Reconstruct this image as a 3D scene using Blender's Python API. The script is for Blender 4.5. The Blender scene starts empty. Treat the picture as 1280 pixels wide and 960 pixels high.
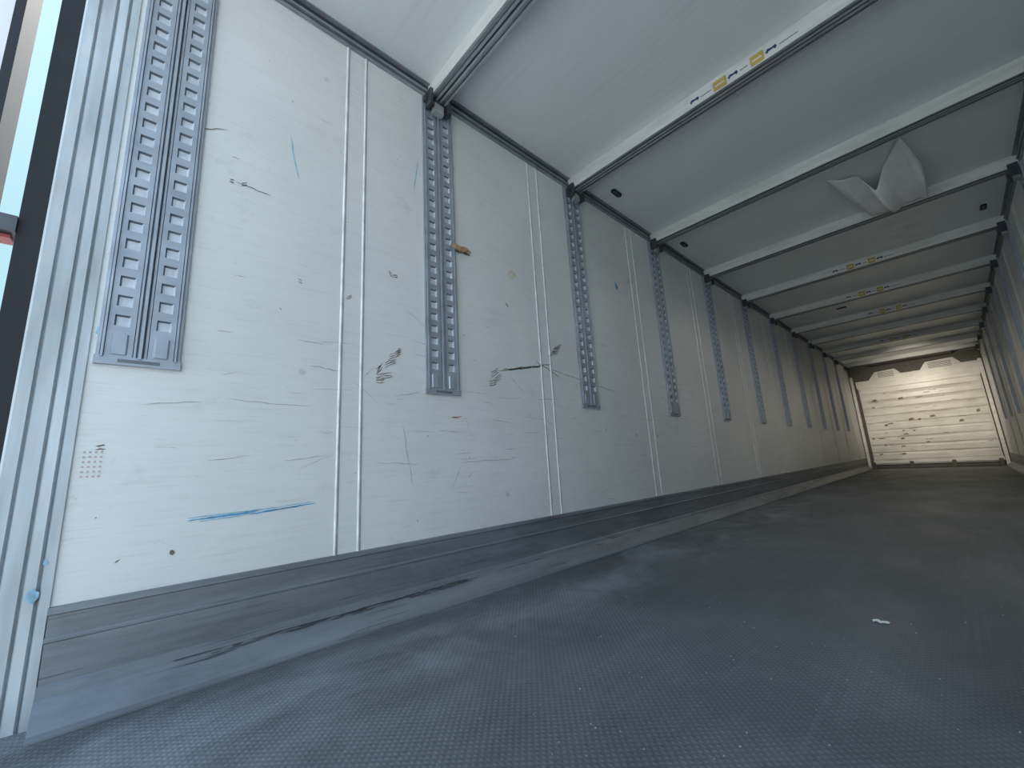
import bpy, bmesh, math, random
from mathutils import Matrix, Vector
random.seed(7)
S=bpy.context.scene
COL=bpy.context.collection
try:
    S.view_settings.view_transform='Standard'; S.view_settings.look='None'
except Exception: pass
W=2.46; ZC=2.77; YR=-0.107; YF=14.56; ZS=0.97; ZK=0.278
BEAMS=[1.14]+[2.405+1.278*k for k in range(0,10)]
RAILS=[0.01,1.156,2.395]+[3.683+1.278*k for k in range(0,8)]
SEAMS=[0.685+1.268*k for k in range(11)]

# ---------------------------------------------------------------- materials
def newmat(name):
    m=bpy.data.materials.new(name); m.use_nodes=True
    nt=m.node_tree; b=nt.nodes['Principled BSDF']; return m,nt,b
def N(nt,t,**kw):
    n=nt.nodes.new(t)
    for k,v in kw.items(): setattr(n,k,v)
    return n
def L(nt,a,b): nt.links.new(a,b)
def ramp(nt,fac,stops):
    r=N(nt,'ShaderNodeValToRGB'); e=r.color_ramp.elements
    while len(e)>1: e.remove(e[-1])
    e[0].position=stops[0][0]; e[0].color=stops[0][1]
    for p,c in stops[1:]:
        x=e.new(p); x.color=c
    L(nt,fac,r.inputs[0]); return r
def g(v,a=1): return (v,v,v,a)
def noise(nt,scale,sc=(1,1,1),detail=4,rough=.55,loc=(0,0,0),rot=0,dist=0):
    tc=N(nt,'ShaderNodeTexCoord'); mp=N(nt,'ShaderNodeMapping'); mp.inputs['Scale'].default_value=sc; mp.inputs['Location'].default_value=loc; mp.inputs['Rotation'].default_value=(0,0,rot)
    n=N(nt,'ShaderNodeTexNoise'); n.inputs['Scale'].default_value=scale; n.inputs['Detail'].default_value=detail; n.inputs['Roughness'].default_value=rough; n.inputs['Distortion'].default_value=dist
    L(nt,tc.outputs['Object'],mp.inputs[0]); L(nt,mp.outputs[0],n.inputs['Vector']); return n.outputs['Fac']
def mix(nt,fac,a,b,mode='MIX'):
    m=N(nt,'ShaderNodeMix',data_type='RGBA',blend_type=mode)
    for s,v in ((m.inputs[0],fac),(m.inputs[6],a),(m.inputs[7],b)):
        if hasattr(v,'links'): L(nt,v,s)
        else: s.default_value=v
    return m.outputs[2]
def mul(nt,a,b):
    m=N(nt,'ShaderNodeMath',operation='MULTIPLY')
    for s,v in ((m.inputs[0],a),(m.inputs[1],b)):
        if hasattr(v,'links'): L(nt,v,s)
        else: s.default_value=v
    return m.outputs[0]
def bump(nt,b,h,strength=.2,dist=.01):
    n=N(nt,'ShaderNodeBump'); n.inputs['Strength'].default_value=strength; n.inputs['Distance'].default_value=dist
    L(nt,h,n.inputs['Height']); L(nt,n.outputs[0],b.inputs['Normal'])
def simple(name,col,rough=.5,metal=0,var=.12,scale=12,sc=(1,1,1)):
    m,nt,b=newmat(name)
    f=noise(nt,scale,sc)
    c2=tuple(max(0,c*(1-var*2)) for c in col)+(1,); c1=tuple(min(1,c*(1+var)) for c in col)+(1,)
    r=ramp(nt,f,[(.3,c2),(.7,c1)])
    L(nt,r.outputs[0],b.inputs['Base Color']); b.inputs['Roughness'].default_value=rough; b.inputs['Metallic'].default_value=metal
    return m

def wall_mat():
    m,nt,b=newmat('grp_wall_panel')
    big=noise(nt,.9,(1,1,1.4),5)
    c=ramp(nt,big,[(.3,(.70,.71,.695,1)),(.7,(.80,.81,.795,1))]).outputs[0]
    st=noise(nt,1.0,(1,1.6,45),6,.65)
    c=mix(nt,.12,c,ramp(nt,st,[(.30,(.62,.61,.58,1)),(.5,g(.97)),(1,g(1))]).outputs[0],'MULTIPLY')
    st2=noise(nt,1.0,(1,5,130),3,.6,(0,3,1))
    c=mix(nt,.14,c,ramp(nt,st2,[(.33,(.5,.49,.46,1)),(.43,g(1))]).outputs[0],'MULTIPLY')
    tc=N(nt,'ShaderNodeTexCoord'); sx=N(nt,'ShaderNodeSeparateXYZ'); L(nt,tc.outputs['Object'],sx.inputs[0])
    mr=ramp(nt,sx.outputs['Z'],[(0.0,g(1)),(.9,g(.8)),(1.0,g(0.15))])
    sc=noise(nt,1.0,(1,3,70),5,.7,(0,7,2))
    belt=ramp(nt,sc,[(.60,g(0)),(.72,g(1))]).outputs[0]
    c=mix(nt,mul(nt,mul(nt,belt,mr.outputs[0]),.24),c,(.34,.33,.30,1))
    sm=ramp(nt,noise(nt,4.5,(1,1,1.6),8,.75,(0,5,9)),[(.58,g(0)),(.72,g(.34))]).outputs[0]
    c=mix(nt,sm,c,(.44,.45,.44,1))
    sm2=ramp(nt,noise(nt,14,(1,1,2.2),8,.8,(0,2,4)),[(.61,g(0)),(.70,g(.5))]).outputs[0]
    c=mix(nt,sm2,c,(.40,.40,.38,1))
    v=N(nt,'ShaderNodeTexVoronoi'); v.inputs['Scale'].default_value=2.6; L(nt,tc.outputs['Object'],v.inputs['Vector'])
    sp=ramp(nt,v.outputs['Distance'],[(0.0,g(1)),(.035,g(.6)),(.05,g(0))]).outputs[0]
    c=mix(nt,mul(nt,sp,noise(nt,40)),c,(.35,.34,.31,1))
    L(nt,c,b.inputs['Base Color'])
    L(nt,ramp(nt,noise(nt,3,(1,1,6)),[(.3,g(.33)),(.7,g(.48))]).outputs[0],b.inputs['Roughness'])
    bump(nt,b,noise(nt,1,(1,8,90),4),.10,.004)
    return m
def ceil_mat():
    m,nt,b=newmat('ceiling_panel')
    c=ramp(nt,noise(nt,1.1,(1,1,1),5),[(.3,(.78,.83,.82,1)),(.7,(.84,.87,.86,1))]).outputs[0]
    c=mix(nt,.25,c,ramp(nt,noise(nt,1,(2,40,1),4),[(.3,g(.8)),(.5,g(1))]).outputs[0],'MULTIPLY')
    L(nt,c,b.inputs['Base Color']); b.inputs['Roughness'].default_value=.38
    return m
def floor_mat():
    m,nt,b=newmat('antislip_floor')
    c=ramp(nt,noise(nt,1.6,(1,.6,1),7,.62),[(.35,(.105,.116,.124,1)),(.65,(.155,.170,.178,1))]).outputs[0]
    tc=N(nt,'ShaderNodeTexCoord'); sx=N(nt,'ShaderNodeSeparateXYZ'); L(nt,tc.outputs['Object'],sx.inputs[0])
    d=ramp(nt,noise(nt,2.6,(1,.6,1),10,.72,(3,1,0),.35,.6),[(.45,g(0)),(.56,g(.4)),(.70,g(.9))]).outputs[0]
    side=ramp(nt,sx.outputs['X'],[(0.1,g(.72)),(.45,g(.78)),(.70,g(.32)),(1.0,g(.16))]).outputs[0]
    c=mix(nt,mul(nt,d,side),c,(.40,.43,.46,1))
    st=ramp(nt,noise(nt,1,(45,1.2,1),4),[(.55,g(0)),(.75,g(1))]).outputs[0]
    c=mix(nt,mul(nt,st,.22),c,(.28,.30,.32,1))
    mp=N(nt,'ShaderNodeMapping'); mp.inputs['Rotation'].default_value=(0,0,math.radians(45)); mp.inputs['Scale'].default_value=(1,1,0)
    L(nt,tc.outputs['Object'],mp.inputs[0])
    w=[]
    for dr in ('X','Y'):
        wv=N(nt,'ShaderNodeTexWave',bands_direction=dr); wv.inputs['Scale'].default_value=22; L(nt,mp.outputs[0],wv.inputs['Vector']); w.append(wv.outputs['Fac'])
    h=mul(nt,w[0],w[1])
    c=mix(nt,.5,c,ramp(nt,h,[(.0,g(.5)),(.7,g(1.0))]).outputs[0],'MULTIPLY')
    L(nt,c,b.inputs['Base Color'])
    L(nt,ramp(nt,noise(nt,3,(1,.4,1),5),[(.3,g(.46)),(.7,g(.64))]).outputs[0],b.inputs['Roughness'])
    bump(nt,b,h,.7,.002)
    return m
def kick_mat():
    m,nt,b=newmat('kick_plate_aluminium')
    c=ramp(nt,noise(nt,1,(1,1.2,18),6,.6),[(.3,(.17,.185,.20,1)),(.65,(.26,.285,.31,1))]).outputs[0]
    s=ramp(nt,noise(nt,1,(1,2,120),4,.6,(0,2,5)),[(.60,g(0)),(.70,g(.7))]).outputs[0]
    c=mix(nt,s,c,(.07,.075,.08,1))
    sm=ramp(nt,noise(nt,5,(1,.6,2),8,.7,(0,5,9)),[(.5,g(0)),(.7,g(.5))]).outputs[0]
    c=mix(nt,sm,c,(.10,.11,.12,1))
    L(nt,c,b.inputs['Base Color']); b.inputs['Metallic'].default_value=.3; b.inputs['Roughness'].default_value=.48
    bump(nt,b,noise(nt,1,(1,4,90),4),.12,.003)
    return m
def bulk_mat():
    m,nt,b=newmat('bulkhead_panel')
    c=ramp(nt,noise(nt,2.2,(1,1,1),6),[(.3,(.62,.61,.56,1)),(.7,(.82,.81,.77,1))]).outputs[0]
    s=ramp(nt,noise(nt,1,(2,1,28),5,.65),[(.3,g(.6)),(.5,g(1))]).outputs[0]
    c=mix(nt,.6,c,s,'MULTIPLY')
    L(nt,c,b.inputs['Base Color']); b.inputs['Roughness'].default_value=.35
    return m
M_wall=wall_mat(); M_ceil=ceil_mat(); M_floor=floor_mat(); M_kick=kick_mat(); M_bulk=bulk_mat()
M_rail=simple('galvanised_rail',(.40,.44,.50),.40,.35,.10,5,(1,1,2))
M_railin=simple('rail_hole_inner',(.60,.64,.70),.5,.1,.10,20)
M_raildark=simple('rail_groove_and_shade',(.17,.19,.21),.6,.2)
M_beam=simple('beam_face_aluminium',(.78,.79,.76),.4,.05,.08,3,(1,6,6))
M_beamu=simple('beam_aluminium_shaded',(.50,.52,.53),.4,.2,.12,3,(1,6,6))  # same aluminium in a darker tone, underside shade put into the colour
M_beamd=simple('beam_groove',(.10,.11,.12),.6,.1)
M_steel=simple('dark_steel',(.08,.09,.10),.45,.4)
M_trim=simple('trim_grey',(.34,.37,.39),.45,.3)
M_post=simple('painted_post',(.50,.54,.56),.45,.1,.16,3,(4,4,.7))
M_postd=simple('post_groove',(.20,.23,.25),.5,.2)
M_black=simple('rubber_black',(.012,.014,.018),.7)
M_seam=simple('seam_bead',(.84,.85,.84),.35)
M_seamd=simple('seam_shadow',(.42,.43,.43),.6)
M_white=simple('white_label',(.80,.80,.78),.4,0,.03)
M_yel=simple('yellow_label',(.60,.42,.10),.4,0,.06)
M_blue=simple('navy_print',(.02,.04,.14),.5)
M_cloth=simple('duct_cloth',(.88,.88,.85),.7,0,.05,6)
M_scr=simple('scratch_grey',(.42,.42,.40),.6,0,.3,30)
M_brn=simple('scuff_brown',(.24,.20,.16),.7,0,.5,40)
M_bsc=simple('bulkhead_scuff',(.28,.23,.16),.7,0,.4,40)
M_tan=simple('stain_orange',(.50,.32,.18),.7,0,.3,40)
M_tan2=simple('stain_yellow',(.70,.66,.54),.7,0,.1,40)
M_cyan=simple('paint_blue',(.12,.42,.72),.6,0,.2,40)
M_cyl=simple('paint_blue_pale',(.34,.60,.74),.6,0,.2,40)
M_red=simple('paint_red',(.40,.08,.07),.5)
M_pink=simple('stamp_red',(.62,.46,.44),.6)
M_rub=simple('rub_black',(.07,.075,.08),.6)
M_crumb=simple('crumb',(.46,.43,.37),.8)
M_asph=simple('asphalt',(.44,.44,.42),.9,0,.12,6)
M_door=simple('door_panel',(.74,.72,.76),.4,0,.06,2)
M_bd=simple('bulkhead_dark',(.10,.095,.08),.6)

# ---------------------------------------------------------------- helpers
def obj(name,verts,faces,mats,fm=None,parent=None,smooth=False):
    me=bpy.data.meshes.new(name); me.from_pydata(verts,[],faces); 
    for m in mats: me.materials.append(m)
    if fm: 
        for i,p in enumerate(me.polygons): p.material_index=fm[i]
    if smooth:
        for p in me.polygons: p.use_smooth=True
    me.update()
    o=bpy.data.objects.new(name,me); COL.objects.link(o)
    if parent: o.parent=parent
    return o
class B:
    def __init__(s): s.v=[]; s.f=[]; s.m=[]
    def box(s,x0,x1,y0,y1,z0,z1,m=0):
        n=len(s.v)
        s.v+=[(x0,y0,z0),(x1,y0,z0),(x1,y1,z0),(x0,y1,z0),(x0,y0,z1),(x1,y0,z1),(x1,y1,z1),(x0,y1,z1)]
        for q in ((0,3,2,1),(4,5,6,7),(0,1,5,4),(1,2,6,5),(2,3,7,6),(3,0,4,7)):
            s.f.append(tuple(n+i for i in q)); s.m.append(m)
    def face(s,pts,m=0):
        n=len(s.v); s.v+=list(pts); s.f.append(tuple(range(n,n+len(pts)))); s.m.append(m)
    def prism(s,prof,ax,a0,a1,m=0,cap=True,fm=None):
        n=len(s.v); k=len(prof)
        def P(p,a):
            if ax==0: return (a,p[0],p[1])
            if ax==1: return (p[0],a,p[1])
            return (p[0],p[1],a)
        s.v+=[P(p,a0) for p in prof]+[P(p,a1) for p in prof]
        for i in range(k):
            j=(i+1)%k; s.f.append((n+i,n+j,n+k+j,n+k+i)); s.m.append(fm[i] if fm else m)
        if cap:
            s.f.append(tuple(n+i for i in range(k))[::-1]); s.m.append(m)
            s.f.append(tuple(n+k+i for i in range(k))); s.m.append(m)
    def make(s,name,mats,parent=None,smooth=False,fix=True):
        o=obj(name,s.v,s.f,mats,s.m,parent,smooth)
        if fix:
            bm=bmesh.new(); bm.from_mesh(o.data); bmesh.ops.recalc_face_normals(bm,faces=bm.faces); bm.to_mesh(o.data); bm.free()
        return o

# ---------------------------------------------------------------- shell
T=.07
b=B(); b.box(-T,0,YR,YF+.12,-.02,ZC+.02); wallL=b.make('wall_left',[M_wall])
b=B(); b.box(W,W+T,YR,YF+.12,-.02,ZC+.02); wallR=b.make('wall_right',[M_wall])
b=B(); b.box(-T,W+T,YF,YF+.12,-.02,ZC+.02); wallF=b.make('wall_front',[M_bulk])
b=B(); b.box(-T,W+T,-.25,YF+.12,-.12,0); floor=b.make('floor',[M_floor])
b=B(); b.box(-T,W+T,-.25,YF+.12,ZC,ZC+.08); ceil=b.make('ceiling',[M_ceil])

def seams(side,parent):
    b=B()
    for y in SEAMS:
        for dy in (-.046,.046):
            yy=y+dy
            if side=='L':
                b.prism([(0,yy-.006),(.004,yy-.002),(.004,yy+.002),(0,yy+.006)],2,ZK,2.70,0,True)
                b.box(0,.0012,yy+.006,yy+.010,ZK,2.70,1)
            else:
                b.prism([(W,yy-.006),(W-.004,yy-.002),(W-.004,yy+.002),(W,yy+.006)],2,ZK,2.70,0,True)
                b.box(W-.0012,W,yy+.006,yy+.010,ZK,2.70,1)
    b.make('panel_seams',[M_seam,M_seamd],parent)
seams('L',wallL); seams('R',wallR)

def kick(side):
    b=B()
    pr=[(0,ZK+.006),(.010,ZK+.004),(.012,ZK-.012),(.006,ZK-.016),(.006,ZK-.07),(.010,ZK-.074),(.010,ZK-.080),(.006,ZK-.084),(.006,.095),(.014,.088),(.020,.072),(.088,.012),(.105,.006),(.105,0.0005),(0,0.0005)]
    if side=='R': pr=[(W-x,z) for x,z in pr]
    b.prism(pr,1,YR-.0,YF-.01,0)
    return b.make('baseboard_'+('left' if side=='L' else 'right'),[M_kick])
kick('L'); kick('R')
b=B()
for i in range(90):
    y=random.gauss(.75,.30) if i<70 else random.random()*5
    l=.02+random.random()*.12; t=min(1,max(0,random.gauss(.93,.07)))
    def sp(u): return (.020+.068*(1-u)+.0015, .072-.060*(1-u)+.0015)
    x,z=sp(t); dt=random.uniform(.015,.05); x2,z2=sp(max(0,t-dt))
    b.face([(x,y,z),(x,y+l,z),(x2,y+l*.8,z2),(x2,y+l*.2,z2)])
b.make('rub_marks',[M_rub],bpy.data.objects['baseboard_left'],fix=False)

def ctrim(side):
    b=B(); s=1 if side=='L' else -1; X=0 if side=='L' else W
    def bx(a,c,z0,z1,m): 
        x0,x1=sorted((X+s*a,X+s*c)); b.box(x0,x1,YR,YF,z0,z1,m)
    bx(0,.010,2.695,2.712,0); bx(0,.004,2.712,2.722,1); bx(0,.020,2.722,2.735,0); bx(0,.012,2.735,ZC,1); bx(.012,.035,ZC-.006,ZC,0)
    return b.make('trim_1' if side=='L' else 'trim_2',[M_trim,M_steel])
ctrim('L'); ctrim('R')

# ---------------------------------------------------------------- load rails
def rail_mesh():
    b=B(); H0=ZS; H1=2.685; hw=.10
    b.box(0,.0015,-hw,hw,H0,H1,2)
    cols=[-.050,.050]; hs=.0185; pitch=.0655
    rows=[]; z=H0+.13
    while z<H1-.05: rows.append(z); z+=pitch
    for s in (-1,1):
        y0,y1=sorted((s*.100,s*.092)); b.box(0,.010,y0,y1,H0,H1,0)
        y0,y1=sorted((s*.090,s*.084)); b.box(0,.019,y0,y1,H0+.01,H1,0)
    b.box(0,.010,-.016,-.010,H0+.01,H1,0); b.box(0,.010,.010,.016,H0+.01,H1,0)
    b.prism([(0,-.006),(.018,-.004),(.018,.004),(0,.006)],2,H0+.01,H1,0)
    for c in cols:
        y0=c-.032; y1=c+.032; x=.012
        zs=[H0+.012]+sum([[r-hs,r+hs] for r in rows],[])+[H1]
        b.face([(x,y0,zs[0]),(x,c-hs,zs[0]),(x,c-hs,H1),(x,y0,H1)],0)
        b.face([(x,c+hs,zs[0]),(x,y1,zs[0]),(x,y1,H1),(x,c+hs,H1)],0)
        b.face([(0,y0,zs[0]),(x,y0,zs[0]),(x,y0,H1),(0,y0,H1)],0)
        b.face([(0,y1,zs[0]),(x,y1,zs[0]),(x,y1,H1),(0,y1,H1)],0)
        for i in range(0,len(zs),2):
            b.face([(x,c-hs,zs[i]),(x,c+hs,zs[i]),(x,c+hs,zs[i+1]),(x,c-hs,zs[i+1])],0)
        for r in rows:
            a0,a1,c0,c1=c-hs,c+hs,r-hs,r+hs; k=.0035; e=.004
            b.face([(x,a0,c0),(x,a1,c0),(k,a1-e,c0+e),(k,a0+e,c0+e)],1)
            b.face([(x,a0,c1),(x,a1,c1),(k,a1-e,c1-e),(k,a0+e,c1-e)],2)  # hole top and one side take the dark tone as painted shade
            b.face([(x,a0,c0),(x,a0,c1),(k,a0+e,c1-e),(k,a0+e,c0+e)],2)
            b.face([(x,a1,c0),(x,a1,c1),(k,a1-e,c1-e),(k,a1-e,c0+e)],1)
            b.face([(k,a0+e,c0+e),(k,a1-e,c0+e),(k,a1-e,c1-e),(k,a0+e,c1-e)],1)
    b.box(0,.013,-.103,.103,H0-.012,H0+.014,0)
    b.box(.013,.015,-.05,.05,H0-.004,H0+.006,2)
    for c in cols:
        b.prism([(.012,c-.02),(.017,c-.015),(.017,c+.015),(.012,c+.02)],2,H0+.02,H0+.085,0)
    me=b.make('tmp',[M_rail,M_railin,M_raildark],fix=False)
    return me
tmp=rail_mesh(); RM=tmp.data; RM.name='load_securing_rail'; bpy.data.objects.remove(tmp)
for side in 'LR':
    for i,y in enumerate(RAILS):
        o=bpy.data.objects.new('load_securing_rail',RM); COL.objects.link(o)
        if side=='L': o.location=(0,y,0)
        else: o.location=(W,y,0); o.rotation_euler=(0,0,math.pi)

# ---------------------------------------------------------------- roof beams with end brackets
def beam(y):
    b=B(); zt=ZC; zb=2.672; h=.052
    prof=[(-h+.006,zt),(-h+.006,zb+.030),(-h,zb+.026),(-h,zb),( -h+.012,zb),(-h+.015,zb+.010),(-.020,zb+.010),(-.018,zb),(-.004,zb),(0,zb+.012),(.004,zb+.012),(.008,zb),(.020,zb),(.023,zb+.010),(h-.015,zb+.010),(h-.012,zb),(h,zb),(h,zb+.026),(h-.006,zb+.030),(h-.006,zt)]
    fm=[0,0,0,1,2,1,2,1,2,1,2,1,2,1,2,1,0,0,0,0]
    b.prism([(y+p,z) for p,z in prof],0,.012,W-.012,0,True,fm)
    for X,s in ((0,1),(W,-1)):
        def bx(a,c,y0,y1,z0,z1,m):
            x0,x1=sorted((X+s*a,X+s*c)); b.box(x0,x1,y0,y1,z0,z1,m)
        bx(.020,.045,y-.085,y+.085,2.632,2.668,3)
        bx(.020,.075,y-.070,y-.052,2.600,2.700,3)
        bx(.020,.075,y+.052,y+.070,2.600,2.700,3)
        bx(.020,.055,y-.03,y+.03,2.585,2.64,1)
    return b.make('ceiling_beam',[M_beam,M_beamu,M_beamd,M_steel])
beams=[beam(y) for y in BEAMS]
def labels(y,segs,par,z0=2.678,z1=2.708):
    b=B(); yy=y-.052-.0012
    for x0,x1,m in segs:
        b.box(x0,x1,yy,yy+.001,z0,z1,m)
        if m==0:
            cx=x0+.03; cz=(z0+z1)/2; q=1.5
            pts=[(-.018,-.002),(-.010,.009),(.004,.006),(.016,.009),(.020,-.001),(.014,-.009),(.009,-.002),(-.008,-.003),(-.012,-.010),(-.015,-.004)]
            b.face([(cx+px*q,yy-.0006,cz+pz*q) for px,pz in pts],2)
            if x1-x0>.1: b.face([(x0+.07,yy-.0006,cz-.006),(x1-.01,yy-.0006,cz-.006),(x1-.01,yy-.0006,cz-.001),(x0+.07,yy-.0006,cz-.001)],2)
        else:
            cz=(z0+z1)/2
            b.face([(x0+.010,yy-.0006,cz-.006),(x1-.010,yy-.0006,cz-.006),(x1-.010,yy-.0006,cz+.004),(x0+.010,yy-.0006,cz+.004)],2 if x1-x0<.05 else 0)
    b.make('beam_label',[M_white,M_yel,M_blue],par,fix=False)
seg=lambda x:[(x,x+.14,0),(x+.145,x+.215,1),(x+.22,x+.34,0),(x+.345,x+.41,1),(x+.415,x+.58,0)]
labels(BEAMS[1],seg(.98),beams[1],2.680,2.742)
for k,x in ((4,1.05),(5,1.0),(6,1.1),(8,1.0)): labels(BEAMS[k],seg(x),beams[k],2.680,2.742)

def grip(x,y,rot=0):
    b=B(); n=20; 
    ring=lambda sx,sy:[(sx*math.cos(2*math.pi*i/n)+ (.04 if math.cos(2*math.pi*i/n)>0 else -.04),sy*math.sin(2*math.pi*i/n)) for i in range(n)]
    b.prism([(p,q) for p,q in ring(.024,.022)],2,-.012,-.0005,0)
    b.prism([(p,q) for p,q in ring(.012,.010)],2,-.0135,-.012,1)
    o=b.make('ceiling_marker_lamp',[M_black,M_steel]); o.location=(x,y,ZC); o.rotation_euler=(0,0,rot); return o
grip(.17,2.80,math.pi/2); grip(.15,4.10,math.pi/2); grip(2.30,5.80,math.pi/2); grip(.85,8.15,0)

# ---------------------------------------------------------------- torn duct cloth
def pw(s,pts):
    for (a,va),(c,vc) in zip(pts,pts[1:]):
        if s<=c: return va+(vc-va)*(s-a)/(c-a)
    return pts[-1][1]
def cloth():
    nx,ny=36,20; v=[];f=[]
    for j in range(ny+1):
        t=j/ny
        for i in range(nx+1):
            s=i/nx
            xl=1.38+.19*t; xr=1.93+.0*t
            yr=pw(s,[(0,4.02),(.30,4.16),(.48,4.42),(.84,3.86),(1,4.35)])
            x=xl+(xr-xl)*s; y=yr+(4.885-yr)*t
            sag=.16*max(0,1-abs(s-.48)/.14)+.05*max(0,1-abs(s-.12)/.2)+.09*max(0,1-abs(s-1)/.16)
            z=2.755-sag*math.sin(math.pi*(.15+.8*t))-.075*t+.006*math.sin(s*23+t*6)
            v.append((x,y,min(z,ZC-.006)))
    for j in range(ny):
        for i in range(nx):
            a=j*(nx+1)+i; f.append((a,a+1,a+nx+2,a+nx+1))
    o=obj('torn_air_duct_cloth',v,f,[M_cloth],smooth=True)
    md=o.modifiers.new('s','SOLIDIFY'); md.thickness=.003
    return o
cl=cloth()
b=B()
b.box(1.55,1.95,BEAMS[3]+.07,BEAMS[4]-.07,ZC-.012,ZC-.002)
b.make('duct_strip',[M_cloth],cl)

# ---------------------------------------------------------------- bulkhead
bk=bpy.data.objects.new('front_bulkhead',None); COL.objects.link(bk)
yb=YF-.18
v=[];f=[]; nz=150
for i in range(nz+1):
    z=.20+(2.08-.20)*i/nz
    ph=(z-.2)/.19%1
    d=.022*(1 if .18<ph<.82 else (ph/.18 if ph<=.18 else (1-ph)/.18))
    v+=[(.17,yb-d,z),(2.33,yb-d,z)]
for i in range(nz): f.append((2*i,2*i+1,2*i+3,2*i+2))
obj('corrugated_panel',v,f,[M_bulk],parent=bk)
b=B()
b.box(.15,2.36,yb,yb+.03,.10,2.12,0)
b.box(.14,2.37,yb-.03,yb+.02,2.08,2.13,0)
b.box(.14,2.37,yb-.035,yb+.02,.13,.20,0)
for x in (.02,2.38): b.box(x,x+.06,yb-.05,yb+.1,.0,2.45,0)
for x in (.10,.82,1.55,2.28): b.box(x,x+.07,yb-.05,yb+.02,.0,.17,1)
b.box(.02,2.44,yb+.04,yb+.06,.01,2.70,1)
pl=[(.12,2.13),(.12,2.30),(.40,2.30),(.55,2.50),(.95,2.52),(1.05,2.38),(1.40,2.38),(1.52,2.56),(2.0,2.58),(2.12,2.42),(2.38,2.42),(2.38,2.13)]
b.prism([(x,z) for x,z in pl],1,yb-.01,yb+.02,0)
for x0,x1,z in ((.60,.92,2.47),(1.56,1.96,2.52)):
    for j in range(5): b.box(x0,x1,yb-.016,yb-.010,z-.03*j-.01,z-.03*j,1)
b.box(.5,2.0,yb-.45,yb+.02,2.66,2.76,1)
b.make('frame_and_hood',[M_bulk,M_bd],bk)
b=B()
for i in range(70):
    x=random.uniform(.2,2.2); z=random.uniform(.3,2.0); 
    if i<20: w,h=random.uniform(.05,.12),random.uniform(.03,.07)
    else: w,h=random.uniform(.02,.16),random.uniform(.005,.014)
    b.face([(x,yb-.025,z),(x+w,yb-.025,z+h*.2),(x+w*.8,yb-.025,z+h),(x+w*.1,yb-.025,z+h*.8)])
b.make('bulkhead_scuffs',[M_bsc],bk,fix=False)

# ---------------------------------------------------------------- rear portal frame
def post(side):
    b=B(); s=1 if side=='L' else -1; X=0 if side=='L' else W
    def Q(p): return (X+s*p[0],p[1])
    pr=[(-.09,-.235),(-.004,-.235),(.0,-.230),(.0,-.205),(-.006,-.202),(-.006,-.198),(.0,-.195),(.0,-.165),(-.006,-.162),(-.006,-.158),(.0,-.155),(.002,-.135),(-.006,-.131),(-.006,-.128),(.006,-.124),(.006,-.105),(-.09,-.105)]
    fm=[0]*len(pr)
    for i in (4,8,12): fm[i]=1
    b.prism([Q(p) for p in pr],2,-.12,2.9,0,True,fm)
    return b.make('rear_door_post',[M_post,M_postd])
pL=post('L'); pR=post('R')
b=B(); b.box(-.09,W+.09,-.235,-.105,ZC+.01,2.95); b.make('trim_3',[M_post])
b=B(); b.box(-.09,W+.09,-.30,-.25,-.30,-.005); b.make('trim_4',[M_post])
b=B()
b.box(-.075,-.01,-.268,-.2355,-.05,2.9,0)
b.box(-.075,-.03,-.290,-.268,-.05,2.9,0)
b.make('door_gasket',[M_black],pL)
b=B()
for z in (.35,1.33,2.35):
    b.box(-.10,-.02,-.37,-.290,z,z+.05,0); b.box(-.10,-.045,-.36,-.30,z-.012,z-.002,1)
b.make('door_hinge',[M_steel,M_red],pL)
dr=bpy.data.objects.new('door_1',None); COL.objects.link(dr); dr.location=(-.10,-.355,0)
b=B()
b.box(-.085,0,-1.22,-.04,-.05,2.85,0)
b.box(-.09,.010,-.038,-.015,-.05,2.85,1)
b.box(-.10,-.085,-1.22,-.02,-.05,2.85,0)
b.make('leaf',[M_door,M_black],dr)
dr.rotation_euler=(0,0,math.radians(-8))
b=B(); b.box(-60,60,-80,60,-1.30,-1.25); b.make('ground',[M_asph])

# ---------------------------------------------------------------- wall marks
def ribbon(b,pts,w,m,x=.0016,jag=.35):
    n=len(b.v)
    for i,(y,z) in enumerate(pts):
        a=pts[max(0,i-1)]; c=pts[min(len(pts)-1,i+1)]
        dy,dz=c[0]-a[0],c[1]-a[1]; l=math.hypot(dy,dz) or 1
        ny,nz=-dz/l,dy/l; ww=w*(.25 if i in(0,len(pts)-1) else 1)*random.uniform(1-jag,1+jag)/2
        b.v+=[(x,y+ny*ww,z+nz*ww),(x,y-ny*ww,z-nz*ww)]
    for i in range(len(pts)-1):
        q=n+2*i; b.f.append((q,q+1,q+3,q+2)); b.m.append(m)
def wob(y0,z0,y1,z1,n,a): return [(y0+(y1-y0)*i/n+random.uniform(-a,a),z0+(z1-z0)*i/n+random.uniform(-a,a)) for i in range(n+1)]
b=B()
for i in range(240):
    y=random.uniform(-.05,9); z=random.choice([random.uniform(.32,1.3),random.uniform(.6,1.1),random.uniform(.3,2.5)])
    l=random.uniform(.02,.18)*(1 if z<1.3 else .4); a=random.gauss(0,.08) if random.random()<.7 else random.uniform(-1.4,1.4)
    ribbon(b,wob(y,z,y+l*math.cos(a),z+l*math.sin(a),4,.002),random.uniform(.0010,.0022),0)
for i in range(20):
    y=random.uniform(0,6); z=random.uniform(.5,1.3); ribbon(b,wob(y,z,y+random.uniform(.1,.4),z+random.uniform(-.02,.02),8,.003),random.uniform(.0012,.0025),0)
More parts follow.
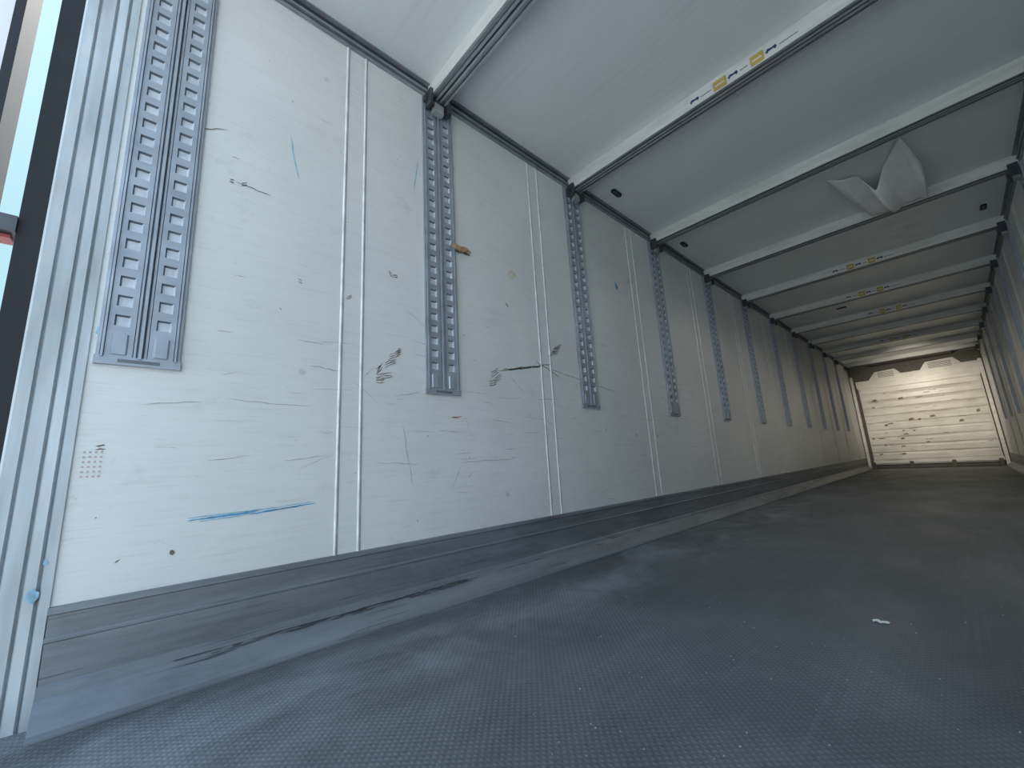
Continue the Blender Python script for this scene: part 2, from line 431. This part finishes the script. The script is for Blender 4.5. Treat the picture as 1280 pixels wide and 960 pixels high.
# small dark chips
for i in range(90):
    y=random.uniform(-.05,6); z=random.uniform(.35,2.5); l=random.uniform(.004,.014); a=random.uniform(0,3.1)
    ribbon(b,wob(y,z,y+l*math.cos(a),z+l*math.sin(a),2,.001),random.uniform(.002,.004),1)
for (y0,z0,y1,z1,m,wd) in ((.17,.470,.36,.476,3,.0035),(.17,.478,.38,.484,4,.003),(.20,.464,.33,.470,4,.003),(.34,.470,.56,.488,3,.0035),(.36,.482,.55,.494,4,.003),(.38,.476,.50,.482,3,.003),(.22,.474,.37,.480,3,.003)):
    ribbon(b,wob(y0,z0,y1,z1,14,.0007),wd,m)
for xx in (.0016,.021): ribbon(b,[(1.215,1.80),(1.245,1.805),(1.28,1.80),(1.32,1.81),(1.36,1.80)],.030,2,x=xx)
ribbon(b,[(1.30,1.79),(1.33,1.795),(1.36,1.79)],.014,1,x=.002)
ribbon(b,wob(1.66,1.75,1.74,1.78,4,.01),.05,5)
for (y0,z0,y1,z1) in ((.80,1.0,.88,1.02),(.80,1.02,.83,1.06),(.84,1.06,.90,1.09),(.86,1.10,.93,1.14),(.90,1.12,.92,1.15),(.80,.985,.84,.99)):
    for k in range(3): ribbon(b,wob(y0,z0+k*.012,y1,z1+k*.010,5,.003),.003,1)
for (y0,z0,y1,z1) in ((1.46,1.03,1.52,1.05),(1.50,1.05,1.56,1.09),(1.48,1.08,1.54,1.12)):
    for k in range(3): ribbon(b,wob(y0,z0+k*.014,y1,z1+k*.012,5,.004),.004,1)
for k in range(5): ribbon(b,wob(1.54+.03*k,1.13+.006*k,1.86+.04*k,1.19+.01*k,10,.006),.004,1)
ribbon(b,wob(1.95,1.20,2.75,1.10,14,.004),.004,0); ribbon(b,wob(1.86,1.23,2.1,1.14,10,.004),.004,1)
for k in range(7): ribbon(b,wob(1.98+.012*k,1.28+.012*k,2.08+.008*k,1.31+.012*k,4,.002),.005,1)
ribbon(b,wob(1.20,.845,1.27,.85,4,.003),.005,6)
for r in range(6):
    for c in range(4): 
        y=-.085+c*.012; z=.62+r*.014; b.face([(.0016,y,z),(.0016,y+.005,z),(.0016,y+.005,z+.005),(.0016,y,z+.005)],7)
for (y,z,w,m) in ((2.92,2.03,.04,3),(.14,.38,.010,1),(-.085,1.06,.02,4)):
    ribbon(b,[(y-w*.3,z+w*.8),(y,z+w*.2),(y+w*.1,z-w*.3),(y+w*.2,z-w*.8)],w,m)
ribbon(b,wob(.40,2.05,.44,1.85,5,.003),.004,4); ribbon(b,wob(1.03,2.25,1.0,2.05,5,.004),.005,4)
for (y,z) in ((.88,1.52),(.86,1.54),(.24,1.72),(.20,1.72),(2.34,1.73),(.46,1.38),(.66,1.35),(-.06,.70),(2.55,.80),(2.95,.77),(3.3,.76),(2.62,1.45),(1.62,1.56)):
    l=random.uniform(.015,.04); a=random.uniform(-1,1)
    for k in range(2): ribbon(b,wob(y,z+.01*k,y+l*math.cos(a),z+.01*k+l*math.sin(a),4,.002),.004,1)
ribbon(b,wob(.05,1.87,.18,1.94,8,.002),.003,1); ribbon(b,wob(.22,1.73,.34,1.72,8,.002),.003,1)
ribbon(b,wob(.95,1.37,1.15,1.24,10,.003),.002,0); ribbon(b,wob(.93,.80,.98,.52,8,.004),.002,0); ribbon(b,wob(.52,1.03,.64,1.02,8,.004),.003,0)
b.make('wall_scuffs',[M_scr,M_brn,M_tan,M_cyan,M_cyl,M_tan2,M_red,M_pink],wallL,fix=False)
b=B()
for (y,z,w) in ((-.14,.32,.020),(-.125,.40,.008),(-.12,2.02,.006)):
    ribbon(b,[(y-w*.2,z+w*.9),(y,z+w*.2),(y+w*.1,z-w*.3),(y,z-w*.9)],w,0,x=.008)
b.make('post_scuffs',[M_cyl],pL,fix=False)

# ---------------------------------------------------------------- debris on floor
b=B()
for i in range(170):
    x=random.uniform(.5,2.2); y=random.uniform(.3,4.5); s=random.uniform(.0014,.0034)
    if i<80: x=random.gauss(1.15,.25); y=random.gauss(1.2,.5)
    x=min(max(x,.2),2.3); y=max(y,.1)
    a=random.random()*6; 
    p=[(x+s*math.cos(a+k*2.1),y+s*math.sin(a+k*2.1),.0002) for k in range(3)]; t=(x,y,s*1.1)
    for k in range(3): b.face([p[k],p[(k+1)%3],t])
    b.face(p[::-1])
b.make('floor_crumbs',[M_crumb],fix=False)
v=[];f=[]
for j in range(4):
    for i in range(7):
        v.append((1.42+i*.007+.003*random.random(),1.905+j*.007+.004*math.sin(i*1.3),.003+.004*abs(math.sin(i*1.1+j))))
for j in range(3):
    for i in range(6): a=j*7+i; f.append((a,a+1,a+8,a+7))
o=obj('paper_scrap',v,f,[M_white]); o.modifiers.new('s','SOLIDIFY').thickness=.001

# ---------------------------------------------------------------- light
w=bpy.data.worlds.new('sky'); S.world=w; w.use_nodes=True; nt=w.node_tree
bg=nt.nodes['Background']
tc=N(nt,'ShaderNodeTexCoord'); sx=N(nt,'ShaderNodeSeparateXYZ'); L(nt,tc.outputs['Generated'],sx.inputs[0])
r=ramp(nt,sx.outputs['Z'],[(0,(.84,.94,1,1)),(.25,(.72,.88,1,1)),(.9,(.40,.62,.95,1))])
mr=N(nt,'ShaderNodeMapRange'); mr.inputs[1].default_value=-.9; mr.inputs[2].default_value=-.1
L(nt,sx.outputs['X'],mr.inputs[0])
c=mix(nt,mr.outputs[0],(.22,.35,.40,1),r.outputs[0])
L(nt,c,bg.inputs[0]); bg.inputs[1].default_value=2.4
sun=bpy.data.lights.new('sun','SUN'); sun.energy=10; sun.angle=.01; sun.color=(1,.96,.90)
so=bpy.data.objects.new('sun',sun); COL.objects.link(so)
so.rotation_mode='QUATERNION'; so.rotation_quaternion=Vector((.45,-.35,-.8)).to_track_quat('-Z','Y')
def spot(x,y,z,e,col,d,ang):  # added fill spots for the deep interior, no fixtures modelled
    l=bpy.data.lights.new('fill_spot','SPOT'); l.spot_size=math.radians(ang); l.spot_blend=1; l.shadow_soft_size=.15; l.energy=e; l.color=col
    o=bpy.data.objects.new('fill_spot',l); COL.objects.link(o); o.location=(x,y,z)
    o.rotation_mode='QUATERNION'; o.rotation_quaternion=Vector(d).to_track_quat('-Z','Y'); return o
spot(1.35,10.8,2.35,320,(1,.90,.73),(0,1,-.30),62)  # warm fill added to brighten the bulkhead
for yy,e in ((4.3,16),(6.2,20),(8.1,14)): spot(1.23,yy,2.6,e,(1,.95,.88),(0,0,-1),165)  # weak fills added along the middle of the trailer

# ---------------------------------------------------------------- camera
def Rm(a,b_,c):
    return Matrix.Rotation(c,3,'Z')@Matrix.Rotation(a,3,'X')@Matrix.Rotation(b_,3,'Y')
Mx=Rm(.1979,.0567,.8111)
right=Mx.col[0]; fwd=Mx.col[1]; up=Mx.col[2]
mw=Matrix(((right[0],up[0],-fwd[0],1.7283),(right[1],up[1],-fwd[1],0),(right[2],up[2],-fwd[2],.5827),(0,0,0,1)))
cd=bpy.data.cameras.new('camera'); co=bpy.data.objects.new('camera',cd); COL.objects.link(co)
cd.sensor_width=36; cd.lens=514.58/1280*36; cd.clip_start=.02; cd.clip_end=300
co.matrix_world=mw; S.camera=co
